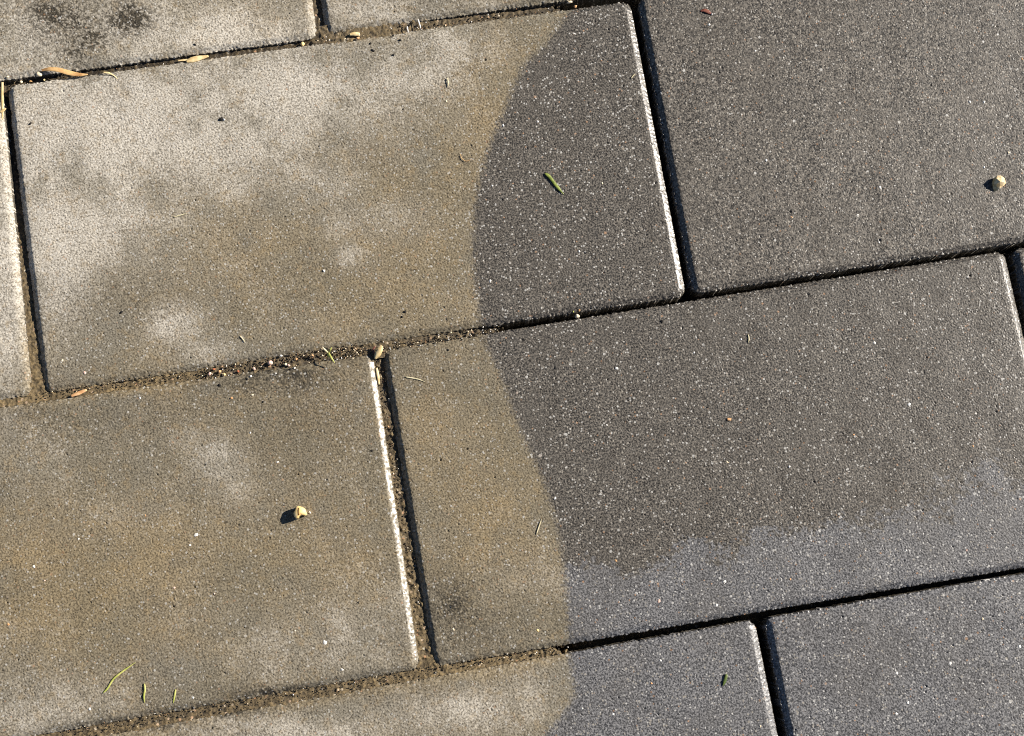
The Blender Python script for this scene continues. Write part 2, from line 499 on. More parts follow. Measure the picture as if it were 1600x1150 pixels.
def make_paver(key, quad, label, tilt=(0, 0), dz=0.0, fine=0.26):
    q = np.array(quad, float)                 # TL, TR, BR, BL
    L = (np.linalg.norm(q[1] - q[0]) + np.linalg.norm(q[2] - q[3])) / 2
    H = (np.linalg.norm(q[3] - q[0]) + np.linalg.norm(q[2] - q[1])) / 2

    def plan(u, v):                           # u along length, v from the top edge down, in mm
        a, b = u / L, v / H
        P = ((1 - a) * (1 - b))[..., None] * q[0] + (a * (1 - b))[..., None] * q[1] + (a * b)[..., None] * q[2] + ((1 - a) * b)[..., None] * q[3]
        return P[..., 0], P[..., 1]
    uu, vv = np.meshgrid(np.linspace(0, L, 240), np.linspace(0, H, 120), indexing='ij')
    X, Y = plan(uu, vv)
    px, py = to_px(X, Y)
    vis = (px > -45) & (px < 1645) & (py > -45) & (py < 1195)
    ulo, uhi = uu[vis].min(), uu[vis].max()
    vlo, vhi = vv[vis].min(), vv[vis].max()
    ulo, vlo = (0 if ulo < 1 else ulo), (0 if vlo < 1 else vlo)
    uhi, vhi = (L if uhi > L - 1 else uhi), (H if vhi > H - 1 else vhi)
    U, V = axis_coords(L, ulo, uhi, fine), axis_coords(H, vlo, vhi, fine)
    u, v = np.meshgrid(U, V, indexing='ij')
    X, Y = plan(u, v)
    s = sum(map(ord, key)) * 13.7
    grain = samp(T_GRAIN, X, Y, s, s * .7)
    fineg = samp(T_FINE, X, Y, s * .3, s)
    mid = samp(T_MID, X, Y, s, 0)
    speck = samp(T_SPECK, X, Y, 0, s)
    dirt, pale, warm, grime_shade, damp = stains(X, Y)
    # distance to the rounded-rectangle outline
    R = 3.0
    ax, ay = np.abs(u - L / 2) - (L / 2 - R), np.abs(v - H / 2) - (H / 2 - R)
    sd = np.hypot(np.maximum(ax, 0), np.maximum(ay, 0)) + np.minimum(np.maximum(ax, ay), 0) - R
    d = -sd
    along_end = ax > ay                        # nearer a short end than a long side
    right = along_end & (u > L / 2)
    rough_edge = np.where(right, 0.035, np.where(along_end, 0.09, 0.06))
    chw = np.where(right, 2.05, np.where(along_end, 2.0, 1.75))
    d = d + rough_edge * (0.7 * speck + 0.6 * mid) + 0.10
    drop = np.where(along_end, np.where(u > L / 2, 1.20, 1.85), 1.25)
    t = np.clip(d / chw, 0, 1)
    rnd = ROUND.get(key, 0.0) * right
    drop = drop * (1 + 0.22 * rnd)
    prof = -drop * ((1 - rnd) * (1 - t) + rnd * (1 - t) ** 1.55)
    ease = np.clip((d - chw) / 1.0, -1, 1)
    prof = prof - 0.08 * np.exp(-(ease * 1.6) ** 2)            # soften the arris
    lip = np.where(along_end & (u < L / 2), 0.75 * smooth(speck + .8 * mid, -.2, .7) * (1 - .8 * dirt), np.where(right, 0.02, 0.30) * np.clip(speck + .5 * fineg, 0, 1.5) * (1 - .5 * dirt))
    prof = prof + lip * (1 - smooth(d, .25, .6))                # ragged lip at the foot of the bevel
    onch = 1 - smooth(d, chw - .4, chw + .3)
    damp_gr = 1 - onch * np.where(right, (.85 if key == 'G' else .55), np.where(along_end, .75, 0.45 + 0.3 * dirt))
    h = (0.016 + 0.022 * dirt) * grain + (0.108 - .020 * dirt) * fineg
    h = h * (1 - 0.12 * (1 - dirt)) * (1 + 0.15 * np.clip(mid, -1, 1))
    h = np.where(h > .16, .16 + (h - .16) * .5, h)
    pits = np.clip(speck - 2.25, 0, 1.0) * 0.55
    z = prof + h * damp_gr + 0.006 * mid * damp_gr + 0.05 * samp(T_WAVE, X, Y) - pits
    # film of fines fills the relief a little on the dirty side
    wall = d <= -0.02
    crumble = (1 - smooth(d, .5, 1.6)) * np.where(right, .03, .11)
    X = X + crumble * (speck + .5 * grain)
    Y = Y + crumble * (.9 * samp(T_SPECK, X, Y, 40, s) + .5 * grain)
    z = np.where(wall, -33.0, z)
    grime_shade = np.where(d < 0.14, 1.0, grime_shade)                          # gap shade painted in: sides and bevel foot coloured dark
    z = z + dz + tilt[0] * (u - L / 2) + tilt[1] * (v - H / 2)
    cx, cy = q.mean(0)
    nu, nv = len(U), len(V)
    co = np.stack([(X - cx) * MM, (Y - cy) * MM, z * MM], -1).reshape(-1, 3)
    idx = np.arange(nu * nv).reshape(nu, nv)
    quads = np.stack([idx[:-1, :-1], idx[:-1, 1:], idx[1:, 1:], idx[1:, :-1]], -1).reshape(-1, 4)
    me = bpy.data.meshes.new('paver')
    me.vertices.add(len(co))
    me.vertices.foreach_set('co', co.astype(np.float32).ravel())
    me.loops.add(quads.size)
    me.loops.foreach_set('vertex_index', quads.astype(np.int32).ravel())
    me.polygons.add(len(quads))
    me.polygons.foreach_set('loop_start', np.arange(0, quads.size, 4, dtype=np.int32))
    me.polygons.foreach_set('use_smooth', np.ones(len(quads), bool))
    me.update(calc_edges=True)
    gl_end, gl_side = GLOSS[key]
    foot = (1 - smooth(d, .35, .8)) * (1 - dirt) * (~along_end) * .9
    gloss = np.maximum(np.maximum(onch * np.where(along_end, gl_end, gl_side * .6), foot), 0.75 * gsamp('sheen', X, Y) * (1 - dirt)) * np.clip((.78 if key == 'G' else .66) + .18 * mid + (.14 if key == 'G' else .28) * speck, .1, 1)
    for n, a in (('dirt', dirt), ('pale', pale), ('warm', warm), ('grime_shade', grime_shade), ('damp', damp), ('gloss', gloss)):
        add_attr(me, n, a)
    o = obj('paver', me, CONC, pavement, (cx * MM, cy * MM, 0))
    o['label'] = label
    return o


QUADS = {
    'A': [(-103, 103), (98.8, 103.5), (98.2, 1.0), (-100.8, 2.4)],
    'B': [(101.4, 104), (302, 104), (301, 2.0), (100.9, 1.9)],
    'D': [(-204, 0.4), (-3.0, -.2), (-3.4, -100.9), (-204, -99.5)],
    'E': [(-1.4, -.4), (201.0, -1.4), (200.4, -102.1), (0.0, -100.9)],
    'F': [(203.4, -1.1), (404, -.8), (403, -101.7), (202.3, -101.9)],
    'G': [(-100, -102.0), (100.6, -104.7), (100.3, -201.1), (-100, -201.0)],
    'H': [(103.2, -104.0), (304.3, -103.6), (302.9, -202.4), (104.1, -201.3)],
    'I': [(306.7, -103.6), (507, -103.4), (506, -202), (305.2, -202.2)],
    'J': [(.9, -204.3), (201.7, -203.7), (202, -304), (.9, -304)],
    'K': [(204.4, -203.8), (405, -204.2), (405, -304.5), (204.4, -304)],
}
PAVER_LABEL = {
    'A': 'dirty grey paver with black mottled stains at the upper left corner',
    'B': 'pale dirty paver seen as a thin wedge along the top edge',
    'D': 'sliver of sunlit pale paver at the left edge',
    'E': 'large paver, pale and stained on its left, washed dark grey on its right',
    'F': 'clean dark grey paver at the upper right',
    'G': 'brown stained paver at the lower left carrying the yellow stone',
    'H': 'paver with a brown dirty left end and a washed dark right end',
    'I': 'corner of a clean paver at the right edge',
    'J': 'half washed paver along the bottom edge',
    'K': 'clean grey speckled paver at the lower right corner',
}
DZ = {'A': .1, 'B': -.1, 'D': .0, 'E': .0, 'F': .35, 'G': .15, 'H': .1, 'I': .1, 'J': .0, 'K': .2}
for key, qd in QUADS.items():
    make_paver(key, qd, PAVER_LABEL[key], (0, 0), DZ[key])


# plain pavers carrying the pavement on around the close view
def plain_paver_mesh(name, dirt):
    bm = bmesh.new()
    Lh, Hh, r = .1001, .0499, .003
    rings = []
    for inset, z in ((0, -.033), (0, -CH_D * MM), (CH_W * MM, -.0001), (CH_W * MM + .001, 0)):
        ring = []
        for cxs, cys, a0 in ((1, 1, 0), (-1, 1, 90), (-1, -1, 180), (1, -1, 270)):
            for kk in range(4):
                a = math.radians(a0 + 30 * kk)
                rr = r
                ring.append(bm.verts.new((cxs * (Lh - inset - rr) + rr * math.cos(a), cys * (Hh - inset - rr) + rr * math.sin(a), z)))
        rings.append(ring)
    for a, b in zip(rings[:-1], rings[1:]):
        for i in range(len(a)):
            bm.faces.new((a[i], a[(i + 1) % len(a)], b[(i + 1) % len(a)], b[i]))
    bm.faces.new(rings[-1])
    me = bpy.data.meshes.new(name)
    bm.to_mesh(me)
    bm.free()
    n = len(me.vertices)
    add_attr(me, 'dirt', np.full(n, dirt))
    add_attr(me, 'pale', np.full(n, .3))
    add_attr(me, 'warm', np.full(n, .45))
    for a in ('grime_shade', 'damp', 'gloss'):
        add_attr(me, a, np.full(n, 0.0))
    me.materials.append(CONC)
    return me


pm_dirty, pm_clean = plain_paver_mesh('plain_paver_dirty', 1.0), plain_paver_mesh('plain_paver_clean', 0.0)
taken = [np.mean(np.array(v), 0) for v in QUADS.values()]
for row in range(-6, 9):
    cy = 52.4 - 102.0 * row if row <= 0 else (-51.0 if row == 1 else -152.8 - 101.8 * (row - 2))
    for c in range(-6, 8):
        cx = 202.6 * c + (0.0 if row % 2 == 0 else 100.0)
        if not (-900 < cx < 1220) or any(abs(cx - t[0]) < 60 and abs(cy - t[1]) < 40 for t in taken):
            continue
        if not (-520 < cx < 760 and -540 < cy < 380):
            continue
        o = bpy.data.objects.new('paver', pm_dirty if cx < 150 else pm_clean)
        o.location = (cx * MM, cy * MM, random.uniform(-.3, .2) * MM)
        COL.objects.link(o)
        o.parent = pavement

# ------------------------------------------------------------------ soil in the joints
def lerp_list(x, pts):
    xs, ys = zip(*pts)
    return np.interp(x, xs, ys)


JOINTS = []      # (start mm, end mm, half width mm, depth profile by photo coordinate, axis, ochre profile, wet)


def joint_strip(p0, p1, hw, axis, depth, ochre, wet, rough=0.09):
    p0, p1 = np.array(p0, float), np.array(p1, float)
    Ls = np.linalg.norm(p1 - p0)
    t = np.linspace(0, 1, int(Ls / .3) + 2)
    s = np.arange(-hw, hw + .01, .3)
    tt, ss = np.meshgrid(t, s, indexing='ij')
    dr = (p1 - p0) / Ls
    nr = np.array([-dr[1], dr[0]])
    X = p0[0] + dr[0] * tt * Ls + nr[0] * ss
    Y = p0[1] + dr[1] * tt * Ls + nr[1] * ss
    px, py = to_px(X, Y)
    a = (px if axis == 'x' else py) + 7 * samp(T_MID, X, Y, 50, 9)
    sp, md, gn = samp(T_SPECK, X, Y, 77, 3), samp(T_MID, X, Y, 20, 70), samp(T_GRAIN, X, Y, 9, 9)
    dp = lerp_list(a, depth)
    z = dp + rough * (0.6 * sp + .9 * md + .7 * gn) + 0.02 * ss ** 2 + 0.12 * samp(T_WAVE, X, Y, 5, 90) * (dp > -2)
    oc = np.clip(lerp_list(a, ochre) + .12 * md, 0, 1)
    we = np.clip(lerp_list(a, wet), 0, 1)
    return X, Y, z, oc, we


def build_fill(strips):
    cos, faces, oc, we, base = [], [], [], [], 0
    for X, Y, z, o, w in strips:
        nu, nv = X.shape
        cos.append(np.stack([X * MM, Y * MM, z * MM], -1).reshape(-1, 3))
        idx = base + np.arange(nu * nv).reshape(nu, nv)
        faces.append(np.stack([idx[:-1, :-1], idx[1:, :-1], idx[1:, 1:], idx[:-1, 1:]], -1).reshape(-1, 4))
        oc.append(o.ravel())
        we.append(w.ravel())
        base += nu * nv
    co, f = np.concatenate(cos), np.concatenate(faces)
    me = bpy.data.meshes.new('joint_soil')
    me.vertices.add(len(co))
    me.vertices.foreach_set('co', co.astype(np.float32).ravel())
    me.loops.add(f.size)
    me.loops.foreach_set('vertex_index', f.astype(np.int32).ravel())
    me.polygons.add(len(f))
    me.polygons.foreach_set('loop_start', np.arange(0, f.size, 4, dtype=np.int32))
    me.polygons.foreach_set('use_smooth', np.ones(len(f), bool))
    me.update(calc_edges=True)
    add_attr(me, 'ochre', np.concatenate(oc))
    add_attr(me, 'wet', np.concatenate(we))
    o = obj('joint_soil', me, SOIL, pavement)
    o['kind'] = 'stuff'
    o['label'] = 'brown soil and silt packed in the joints of the uncleaned half'
    return o


FILL = {
    'L0': joint_strip((-30, 1.2), (330, .3), 4.2, 'x',
                      [(-50, -3.4), (60, -3.0), (140, -2.0), (470, -1.9), (500, -1.1), (600, -.9), (660, -1.5), (760, -2.2), (870, -3.0), (900, -14), (1700, -14)],
                      [(0, .25), (140, .10), (300, .18), (460, .22), (500, .45), (600, .55), (700, .35), (880, .2), (1700, 0)],
                      [(0, .3), (140, .75), (470, .75), (520, .1), (1700, .1)]),
    'L1': joint_strip((-30, -101.2), (330, -102.9), 4.6, 'x',
                      [(-50, -1.25), (60, -1.25), (300, -1.35), (340, -1.12), (400, -.95), (480, -1.05), (560, -1.2), (640, -1.25), (720, -1.4), (770, -3), (800, -13), (1700, -13)],
                      [(0, .75), (60, .7), (220, .7), (310, .6), (350, .36), (480, .34), (540, .45), (640, .42), (740, .25), (1700, 0)],
                      [(0, .25), (1700, .1)]),
    'L2': joint_strip((-30, -202.7), (330, -203.2), 4.6, 'x',
                      [(-50, -1.08), (150, -1.08), (600, -1.1), (680, -1.25), (800, -1.4), (870, -1.5), (890, -10), (1700, -11)],
                      [(0, .55), (300, .45), (560, .52), (640, .62), (700, .70), (880, .62), (1700, 0)],
                      [(0, .1), (1700, .1)]),
    'DE': joint_strip((-2.2, 0), (-1.7, -101), 3.6, 'y',
                      [(100, -5), (200, -5), (300, -3.2), (420, -2.1), (560, -1.6), (640, -1.15)],
                      [(100, .15), (300, .25), (420, .5), (640, .75)], [(100, .2), (640, .2)], .09),
    'AB': joint_strip((99.7, 60), (99.6, 1), 3.6, 'y', [(-300, -2.4), (60, -2.2)], [(-300, .2), (60, .3)], [(-300, .1), (60, .1)]),
    'GH': joint_strip((101.8, -104.5), (102.2, -202), 3.8, 'y',
                      [(540, -1.9), (700, -1.75), (900, -1.6), (1060, -1.2)],
                      [(540, .40), (700, .42), (900, .55), (1060, .7)], [(540, .25), (1060, .15)], .12),
    'EF': joint_strip((202.2, 0), (201.4, -101), 3.0, 'y', [(-100, -16), (500, -16)], [(0, 0), (500, 0)], [(0, .1), (500, .1)]),
}
build_fill(FILL.values())


# ------------------------------------------------------------------ small loose things
def lump_mesh(name, sx, sy, sz, seed, rough=.25, sub=2, flat=.35):
    """an irregular faceted pebble; sizes in mm, base at z=0"""
    r = random.Random(seed)
    bm = bmesh.new()
    bmesh.ops.create_icosphere(bm, subdivisions=sub, radius=1.0)
    dirs = [(Vector((r.gauss(0, 1), r.gauss(0, 1), r.gauss(0, 1))).normalized(), r.uniform(.5, .9)) for _ in range(14)]
    for v in bm.verts:
        p = v.co.normalized()
        k = 1.0
        for dr, cut in dirs:
            dd = p.dot(dr)
            if dd > cut:
                k = min(k, cut / dd)
        k *= 1 + rough * .2 * (r.random() - .5)
        p = p * k
        v.co = Vector((p.x * sx / 2 * MM, p.y * sy / 2 * MM, max(p.z, -flat * 1.2) * sz / 2 * MM))
    zmin = min(v.co.z for v in bm.verts)
    for v in bm.verts:
        v.co.z -= zmin
    me = bpy.data.meshes.new(name)
    bm.to_mesh(me)
    bm.free()
    me.polygons.foreach_set('use_smooth', np.full(len(me.polygons), name not in ('stone', 'chip')))
    return me


def tag(o, label, cat, group=None):
    o['label'] = label
    o['category'] = cat
    if group:
        o['group'] = group
    return o


PXMM = 0.196      # millimetres for one photograph pixel on the paving


def px_angle(p, q):
    a, b = un(*p), un(*q)
    return math.atan2(b[1] - a[1], b[0] - a[0])


def lump(name, px, py, wpx, hpx, tall, seed, mat, label, cat='pebble', z=0.0, rot=0.0, group=None, rough=.25):
    x, y = un(px, py)
    o = obj(name, lump_mesh(name, wpx * PXMM, hpx * PXMM, tall, seed, rough), mat, None, (x * MM, y * MM, z * MM))
    o.rotation_euler = (0, 0, rot + .165)
    return tag(o, label, cat, group)


def ribbon_mesh(name, pts, widths, fold=.35, thick=.12, zs=None):
    """a grass blade or straw: pts in mm (local), widths in mm; V section with thickness"""
    n = len(pts)
    co, fc = [], []
    for i in range(n):
        a = pts[max(i - 1, 0)]
        b = pts[min(i + 1, n - 1)]
        dx, dy = b[0] - a[0], b[1] - a[1]
        l = math.hypot(dx, dy) or 1
        nx, ny = -dy / l, dx / l
        w = widths[i] / 2
        z = zs[i] if zs else 0.0
        x, y = pts[i]
        for (s, h) in ((1, fold * w + thick), (0, thick), (-1, fold * w + thick), (-1, fold * w), (0, 0), (1, fold * w)):
            co.append(((x + nx * w * s) * MM, (y + ny * w * s) * MM, (z + h) * MM))
    for i in range(n - 1):
        for k in range(6):
            a, b = i * 6 + k, i * 6 + (k + 1) % 6
            fc.append((a, a + 6, b + 6, b))
    fc.append(tuple(range(5, -1, -1)))
    fc.append(tuple(range((n - 1) * 6, n * 6)))
    me = bpy.data.meshes.new(name)
    me.from_pydata(co, [], fc)
    bm = bmesh.new()
    bm.from_mesh(me)
    bmesh.ops.recalc_face_normals(bm, faces=bm.faces)
    bm.to_mesh(me)
    bm.free()
    me.polygons.foreach_set('use_smooth', np.ones(len(me.polygons), bool))
    return me


def blade(name, pxs, wpx, mat, label, cat, z=.15, zs=None, fold=.35, thick=.12, group=None, parent=None, taper=True):
    """pxs: way points in photograph pixels, resampled with a slight wobble"""
    P = np.array([un(*p) for p in pxs])
    seg = np.concatenate([[0], np.cumsum(np.hypot(*np.diff(P, axis=0).T))])
    n = max(8, len(pxs) * 4)
    t = np.linspace(0, seg[-1], n)
    xs, ys = np.interp(t, seg, P[:, 0]), np.interp(t, seg, P[:, 1])
    for _ in range(2):
        xs[1:-1] = (xs[:-2] + 2 * xs[1:-1] + xs[2:]) / 4
        ys[1:-1] = (ys[:-2] + 2 * ys[1:-1] + ys[2:]) / 4
    u = t / seg[-1]
    if isinstance(wpx, (list, tuple)):
        w = np.interp(u, np.linspace(0, 1, len(wpx)), wpx) * PXMM
    else:
        w = wpx * PXMM * (np.clip(np.minimum((u + .06) * 6, (1.04 - u) * 3.0), .15, 1) if taper else np.ones(n))
    zz = list(np.interp(u, np.linspace(0, 1, len(zs)), zs)) if zs else None
    o0 = P[0]
    if parent is not None:
        o0 = np.array([parent.location.x, parent.location.y]) / MM
    me = ribbon_mesh(name, list(zip(xs - o0[0], ys - o0[1])), list(w), fold, thick, zz)
    if parent is not None:
        return obj(name, me, mat, parent, (0, 0, 0))
    o = obj(name, me, mat, None, (o0[0] * MM, o0[1] * MM, z * MM))
    return tag(o, label, cat, group)


M_YELLOW = speck_mat('yellow_stone', (.72, .50, .20), (.86, .66, .34), 500, .55)
M_SEAM = speck_mat('brown_seam', (.20, .10, .025), (.32, .17, .05), 900, .7)
M_TAN = speck_mat('tan_stone', (.48, .33, .15), (.85, .69, .43), 420, .6)
M_CREAM = speck_mat('cream_stone', (.62, .50, .33), (.80, .70, .52), 600, .6)
M_ORANGE = speck_mat('orange_stone', (.50, .26, .11), (.68, .42, .22), 700, .6)
M_RED = speck_mat('red_stone', (.32, .09, .04), (.46, .17, .08), 700, .6)
M_PINK = speck_mat('pink_stone', (.55, .36, .28), (.70, .52, .44), 700, .6)
M_WHITE = speck_mat('white_stone', (.62, .60, .55), (.82, .80, .76), 700, .55)
M_BLACK = speck_mat('dark_crumb', (.008, .007, .006), (.025, .021, .018), 900, .8)
M_GREEN = speck_mat('green_blade', (.085, .125, .014), (.21, .25, .05), 500, .45, .5)
M_DGREEN = speck_mat('dark_green_blade', (.05, .085, .012), (.10, .13, .03), 500, .5, .4)
M_YGREEN = speck_mat('yellow_green_blade', (.32, .36, .07), (.52, .50, .16), 350, .5, .4)
M_STRAW = speck_mat('dry_straw', (.55, .40, .18), (.80, .64, .36), 350, .6)
M_HUSK = speck_mat('brown_husk', (.36, .19, .07), (.62, .40, .18), 300, .6)
M_FIBRE = speck_mat('pale_fibre', (.45, .40, .24), (.62, .56, .38), 600, .6)
M_RUST = speck_mat('rusty_grain', (.20, .11, .055), (.32, .19, .10), 700, .7)
M_CLOD = speck_mat('soil_clod', (.055, .043, .026), (.14, .105, .06), 800, .85)
M_BUD = speck_mat('red_brown_bud', (.10, .030, .020), (.20, .07, .045), 600, .4, .6)

# the yellow stone with a brown seam, standing on the brown paver
def seamed_stone():
    x, y = un(469, 801)
    e = bpy.data.objects.new('stone', None)
    e.location = (x * MM, y * MM, .1 * MM)
    e.rotation_euler = (0, 0, .165)
    COL.objects.link(e)
    tag(e, 'pale yellow stone with a brown seam and long shadow on the lower left paver', 'stone')
    prof = [(-9.2, -3.5), (-7.5, -8.2), (-3.5, -8.6), (-1.8, -6.3), (2.5, -5.4), (7.8, -8.3), (10.2, -6.5), (10.0, 1.5), (7.5, 5.6), (2.0, 9.6), (-1.5, 9.9), (-5.0, 5.0), (-9.0, 1.0)]
    bm = bmesh.new()
    rings = []
    for z, k in ((0, .80), (.6, .97), (1.9, 1.0), (2.55, .96), (2.9, .82)):
        rings.append([bm.verts.new((a * k * PXMM * MM, b * k * PXMM * MM, z * MM)) for a, b in prof])
    for r0, r1 in zip(rings[:-1], rings[1:]):
        for i in range(len(prof)):
            j = (i + 1) % len(prof)
            bm.faces.new((r0[i], r0[j], r1[j], r1[i]))
    c = bm.verts.new((0, 0, 3.0 * MM))
    for i in range(len(prof)):
        bm.faces.new((rings[-1][i], rings[-1][(i + 1) % len(prof)], c))
    bm.faces.new(rings[0][::-1])
    me = bpy.data.meshes.new('body')
    bm.to_mesh(me)
    bm.free()
    me.polygons.foreach_set('use_smooth', np.ones(len(me.polygons), bool))
    obj('body', me, M_YELLOW, e)
    s = ribbon_mesh('seam', [(.35, 1.2), (.1, .5), (-.15, -.2), (-.3, -.95)], [.28, .36, .34, .45], .0, .10, [2.92, 2.99, 2.98, 2.93])
    obj('seam', s, M_SEAM, e)


seamed_stone()
lump('stone', 1557, 288, 28, 34, 4.0, 24, M_TAN, 'rough tan stone on the clean upper right paver', 'stone', .1, -.45)
lump('chip', 1566, 283, 6, 5, 1.0, 5, M_WHITE, 'tiny white chip touching the tan stone', 'chip', .15)
lump('chip', 484, 801, 5, 6, .9, 6, M_WHITE, 'tiny white chip touching the yellow stone', 'chip', .1)

blade('grass_clipping', [(851, 271), (858, 276), (866, 287), (875, 298), (881, 304)], 5.2, M_GREEN,
      'bright green grass clipping on the clean end of the large paver', 'grass', .2)
blade('grass_clipping', [(1135, 1053), (1133, 1062), (1129, 1072)], 4.4, M_DGREEN,
      'short dark green grass clipping on the half washed bottom paver', 'grass', .2)
blade('grass_clipping', [(161, 1083), (168, 1077), (173, 1068), (178, 1060), (192, 1049), (212, 1035)], 2.6, M_YGREEN,
      'long bent yellow green grass clipping at the lower left', 'grass', .25)
blade('grass_clipping', [(226, 1068), (227, 1078), (225, 1088), (226, 1098)], 2.8, M_YGREEN,
      'upright short grass clipping right of the long bent one', 'grass', .25)
blade('grass_clipping', [(275, 1077), (273, 1088), (271, 1099)], 2.6, M_YGREEN,
      'shortest pale grass clipping just above the bottom left joint', 'grass', .25)


# the seedling rooted in the joint
def seedling():
    x, y = un(513, 556)
    e = bpy.data.objects.new('seedling', None)
    e.location = (x * MM, y * MM, -.4 * MM)
    COL.objects.link(e)
    tag(e, 'small green seedling with narrow leaves growing from the joint', 'seedling')
    blade('stem', [(514, 558), (514, 553)], [4.5, 4], M_YGREEN, '', '', zs=[0, 2.2], parent=e)
    blade('leaf', [(514, 553), (518, 560), (524, 569)], [3.2, 3.4, 1], M_YGREEN, '', '', zs=[2.0, 3.2, 2.6], parent=e)
    blade('leaf', [(514, 553), (509, 549), (505, 545)], [2.2, 2.6, .8], M_FIBRE, '', '', zs=[2.0, 3.4, 3.8], parent=e)
    blade('leaf', [(515, 553), (517, 549), (520, 545)], [3.0, 3.0, .8], M_YGREEN, '', '', zs=[2.0, 2.8, 3.0], parent=e)


seedling()

# dry plant bits along the top left joint
blade('dry_husk', [(62, 110), (80, 109.5), (95, 111.5), (112, 116), (125, 117.5), (137, 116)], [3, 6, 7.5, 8, 6.5, 1.5], M_HUSK,
      'long brown curled husk in the top left joint', 'husk', -.5, [0, .8, .9, .5, .3, .2], fold=.9)
lump('seed', 60, 115, 12, 11, 1.9, 31, M_CREAM, 'round cream seed at the left tip of the curled husk', 'seed', -1.2)
lump('seed', 30, 124, 8, 6, 1.1, 32, M_CREAM, 'small cream seed in the joint left of the husk', 'seed', -2.0)
lump('seed', 67, 122, 5, 5, .9, 33, M_STRAW, 'tiny yellow seed below the curled husk', 'seed', -1.6)
lump('crumb', 44, 123, 8, 4, .8, 34, M_HUSK, 'brown crumb in the joint between two cream seeds', 'crumb', -2.4)
lump('pebble', 11, 119, 7, 4, .9, 36, M_CREAM, 'cream chip on the edge at the far upper left', 'pebble', -.7)
blade('straw', [(161, 113), (170, 114), (178, 118), (183, 123)], [2, 3.2, 2, 1], M_STRAW, 'thin forked straw beside the right end of the husk', 'straw', -.1)
blade('dry_flake', [(290, 95), (300, 92), (312, 89), (318, 88), (325, 86)], [4, 9, 9, 6, 3], M_STRAW,
      'flat yellow plant flake lying in the top joint', 'flake', -.9, fold=.15, thick=.3)
blade('straw', [(276, 92.5), (288, 91.5), (299, 91)], [2, 3, 2], M_STRAW, 'thin sliver of straw left of the yellow flake', 'straw', -1.3)
blade('straw', [(2.5, 127), (2, 145), (2.5, 160), (3, 172), (2.5, 186)], [3.6, 4.5, 4.5, 4, 2], M_STRAW, 'pale straw stalk wedged in the joint at the left edge', 'straw', -.8)
blade('straw', [(0, 175), (5, 172), (9, 169)], [3, 5, 2], M_STRAW, 'stub of straw crossing the stalk at the left edge', 'straw', -.3)
lump('pebble', 472, 67, 9, 9, 1.6, 41, M_YELLOW, 'round yellow pebble in the top joint below the corner of the stained paver', 'pebble', -1.6)
blade('wood_chip', [(546, 54), (552, 52.5), (562, 53.5)], [3, 7, 5], M_STRAW, 'pale wood chip in the top joint', 'wood chip', -.5, fold=.1, thick=.5)
lump('pebble', 559, 59.5, 9, 5, 1.0, 43, M_ORANGE, 'orange chip just under the wood chip', 'pebble', -.4)
lump('pebble', 890, 1, 14, 6, 1.4, 44, M_CREAM, 'cream pebble at the top edge where the washed joint begins', 'pebble', -1.2)
lump('pebble', 899, 9, 8, 8, 1.5, 45, M_ORANGE, 'orange pebble below the cream one at the top edge', 'pebble', -.9)
lump('pebble', 902, 493, 11, 8, 1.7, 46, M_CREAM, 'pale pebble caught in the black middle joint', 'pebble', -1.0)
lump('crumb', 905, 484, 6, 4, .9, 47, M_HUSK, 'brown crumb above the pale pebble in the black joint', 'crumb', -1.0)
lump('crumb', 896, 486, 3.5, 5, .8, 48, M_YGREEN, 'tiny yellow crumb left of the pale pebble', 'crumb', -.9)
blade('dry_leaf', [(597, 541), (594, 548), (589, 556), (586, 561)], [4, 9, 10, 3], M_STRAW,
      'pale dry leaf bit standing at the top of the brown joint', 'leaf', -.2, [1.0, .9, .5, .1], fold=.25, thick=.2)
blade('dry_leaf', [(585, 553), (583, 545), (587, 541)], [2, 3.5, 1.5], M_BUD, 'thin red brown leaf bit left of the pale one', 'leaf', -.2)
blade('straw', [(588, 574), (590, 585), (592, 600)], [3.5, 5, 2], M_STRAW, 'straw lying inside the brown joint beside the bright edge', 'straw', -1.0)
blade('bud_scale', [(1094, 18), (1100, 17), (1107, 20), (1112, 23)], [2, 6, 6, 2], M_BUD, 'dark red bud scale on the clean upper right paver', 'bud scale', .2, fold=.6)
lump('chip', 1112, 23, 4, 4, .8, 50, M_WHITE, 'white speck at the tip of the red bud scale', 'chip', .2)
lump('crumb', 346, 186, 8, 7, 1.1, 51, M_BLACK, 'dark crumb on the pale part of the large paver', 'crumb', .05)
lump('chip', 350, 187, 5, 5, .8, 52, M_WHITE, 'pale chip stuck to the dark crumb on the pale paver', 'chip', .1)
blade('root_fibre', [(633, 589), (645, 591), (655, 593), (664, 597)], 1.80, M_FIBRE, 'pale root fibre right of the bright edged joint', 'fibre', .2)
blade('root_fibre', [(838, 835), (842, 823), (846, 811)], 1.65, M_FIBRE, 'straight pale fibre near the edge of the washed area', 'fibre', .2)
blade('root_fibre', [(375, 525), (379, 529), (383, 535)], 1.95, M_FIBRE, 'short pale fibre on the large paver above the pebbly joint', 'fibre', .2)
blade('root_fibre', [(986, 123), (989, 119), (993, 116)], 1.50, M_FIBRE, 'tiny forked fibre beside the bright edge of the large paver', 'fibre', .2)
blade('root_fibre', [(271, 340), (281, 337), (292, 334)], 1.50, M_FIBRE, 'faint fibre in the middle of the large dirty paver', 'fibre', .2)
blade('root_fibre', [(699, 122), (700, 128), (701, 136)], 2.25, M_FIBRE, 'pale splinter on the dirty paver near the washed edge', 'fibre', .2)
blade('root_fibre', [(719, 240), (721, 248), (728, 253), (737, 249)], 0.83, M_HUSK, 'curled brown fibre close to the washed curve', 'fibre', .15)
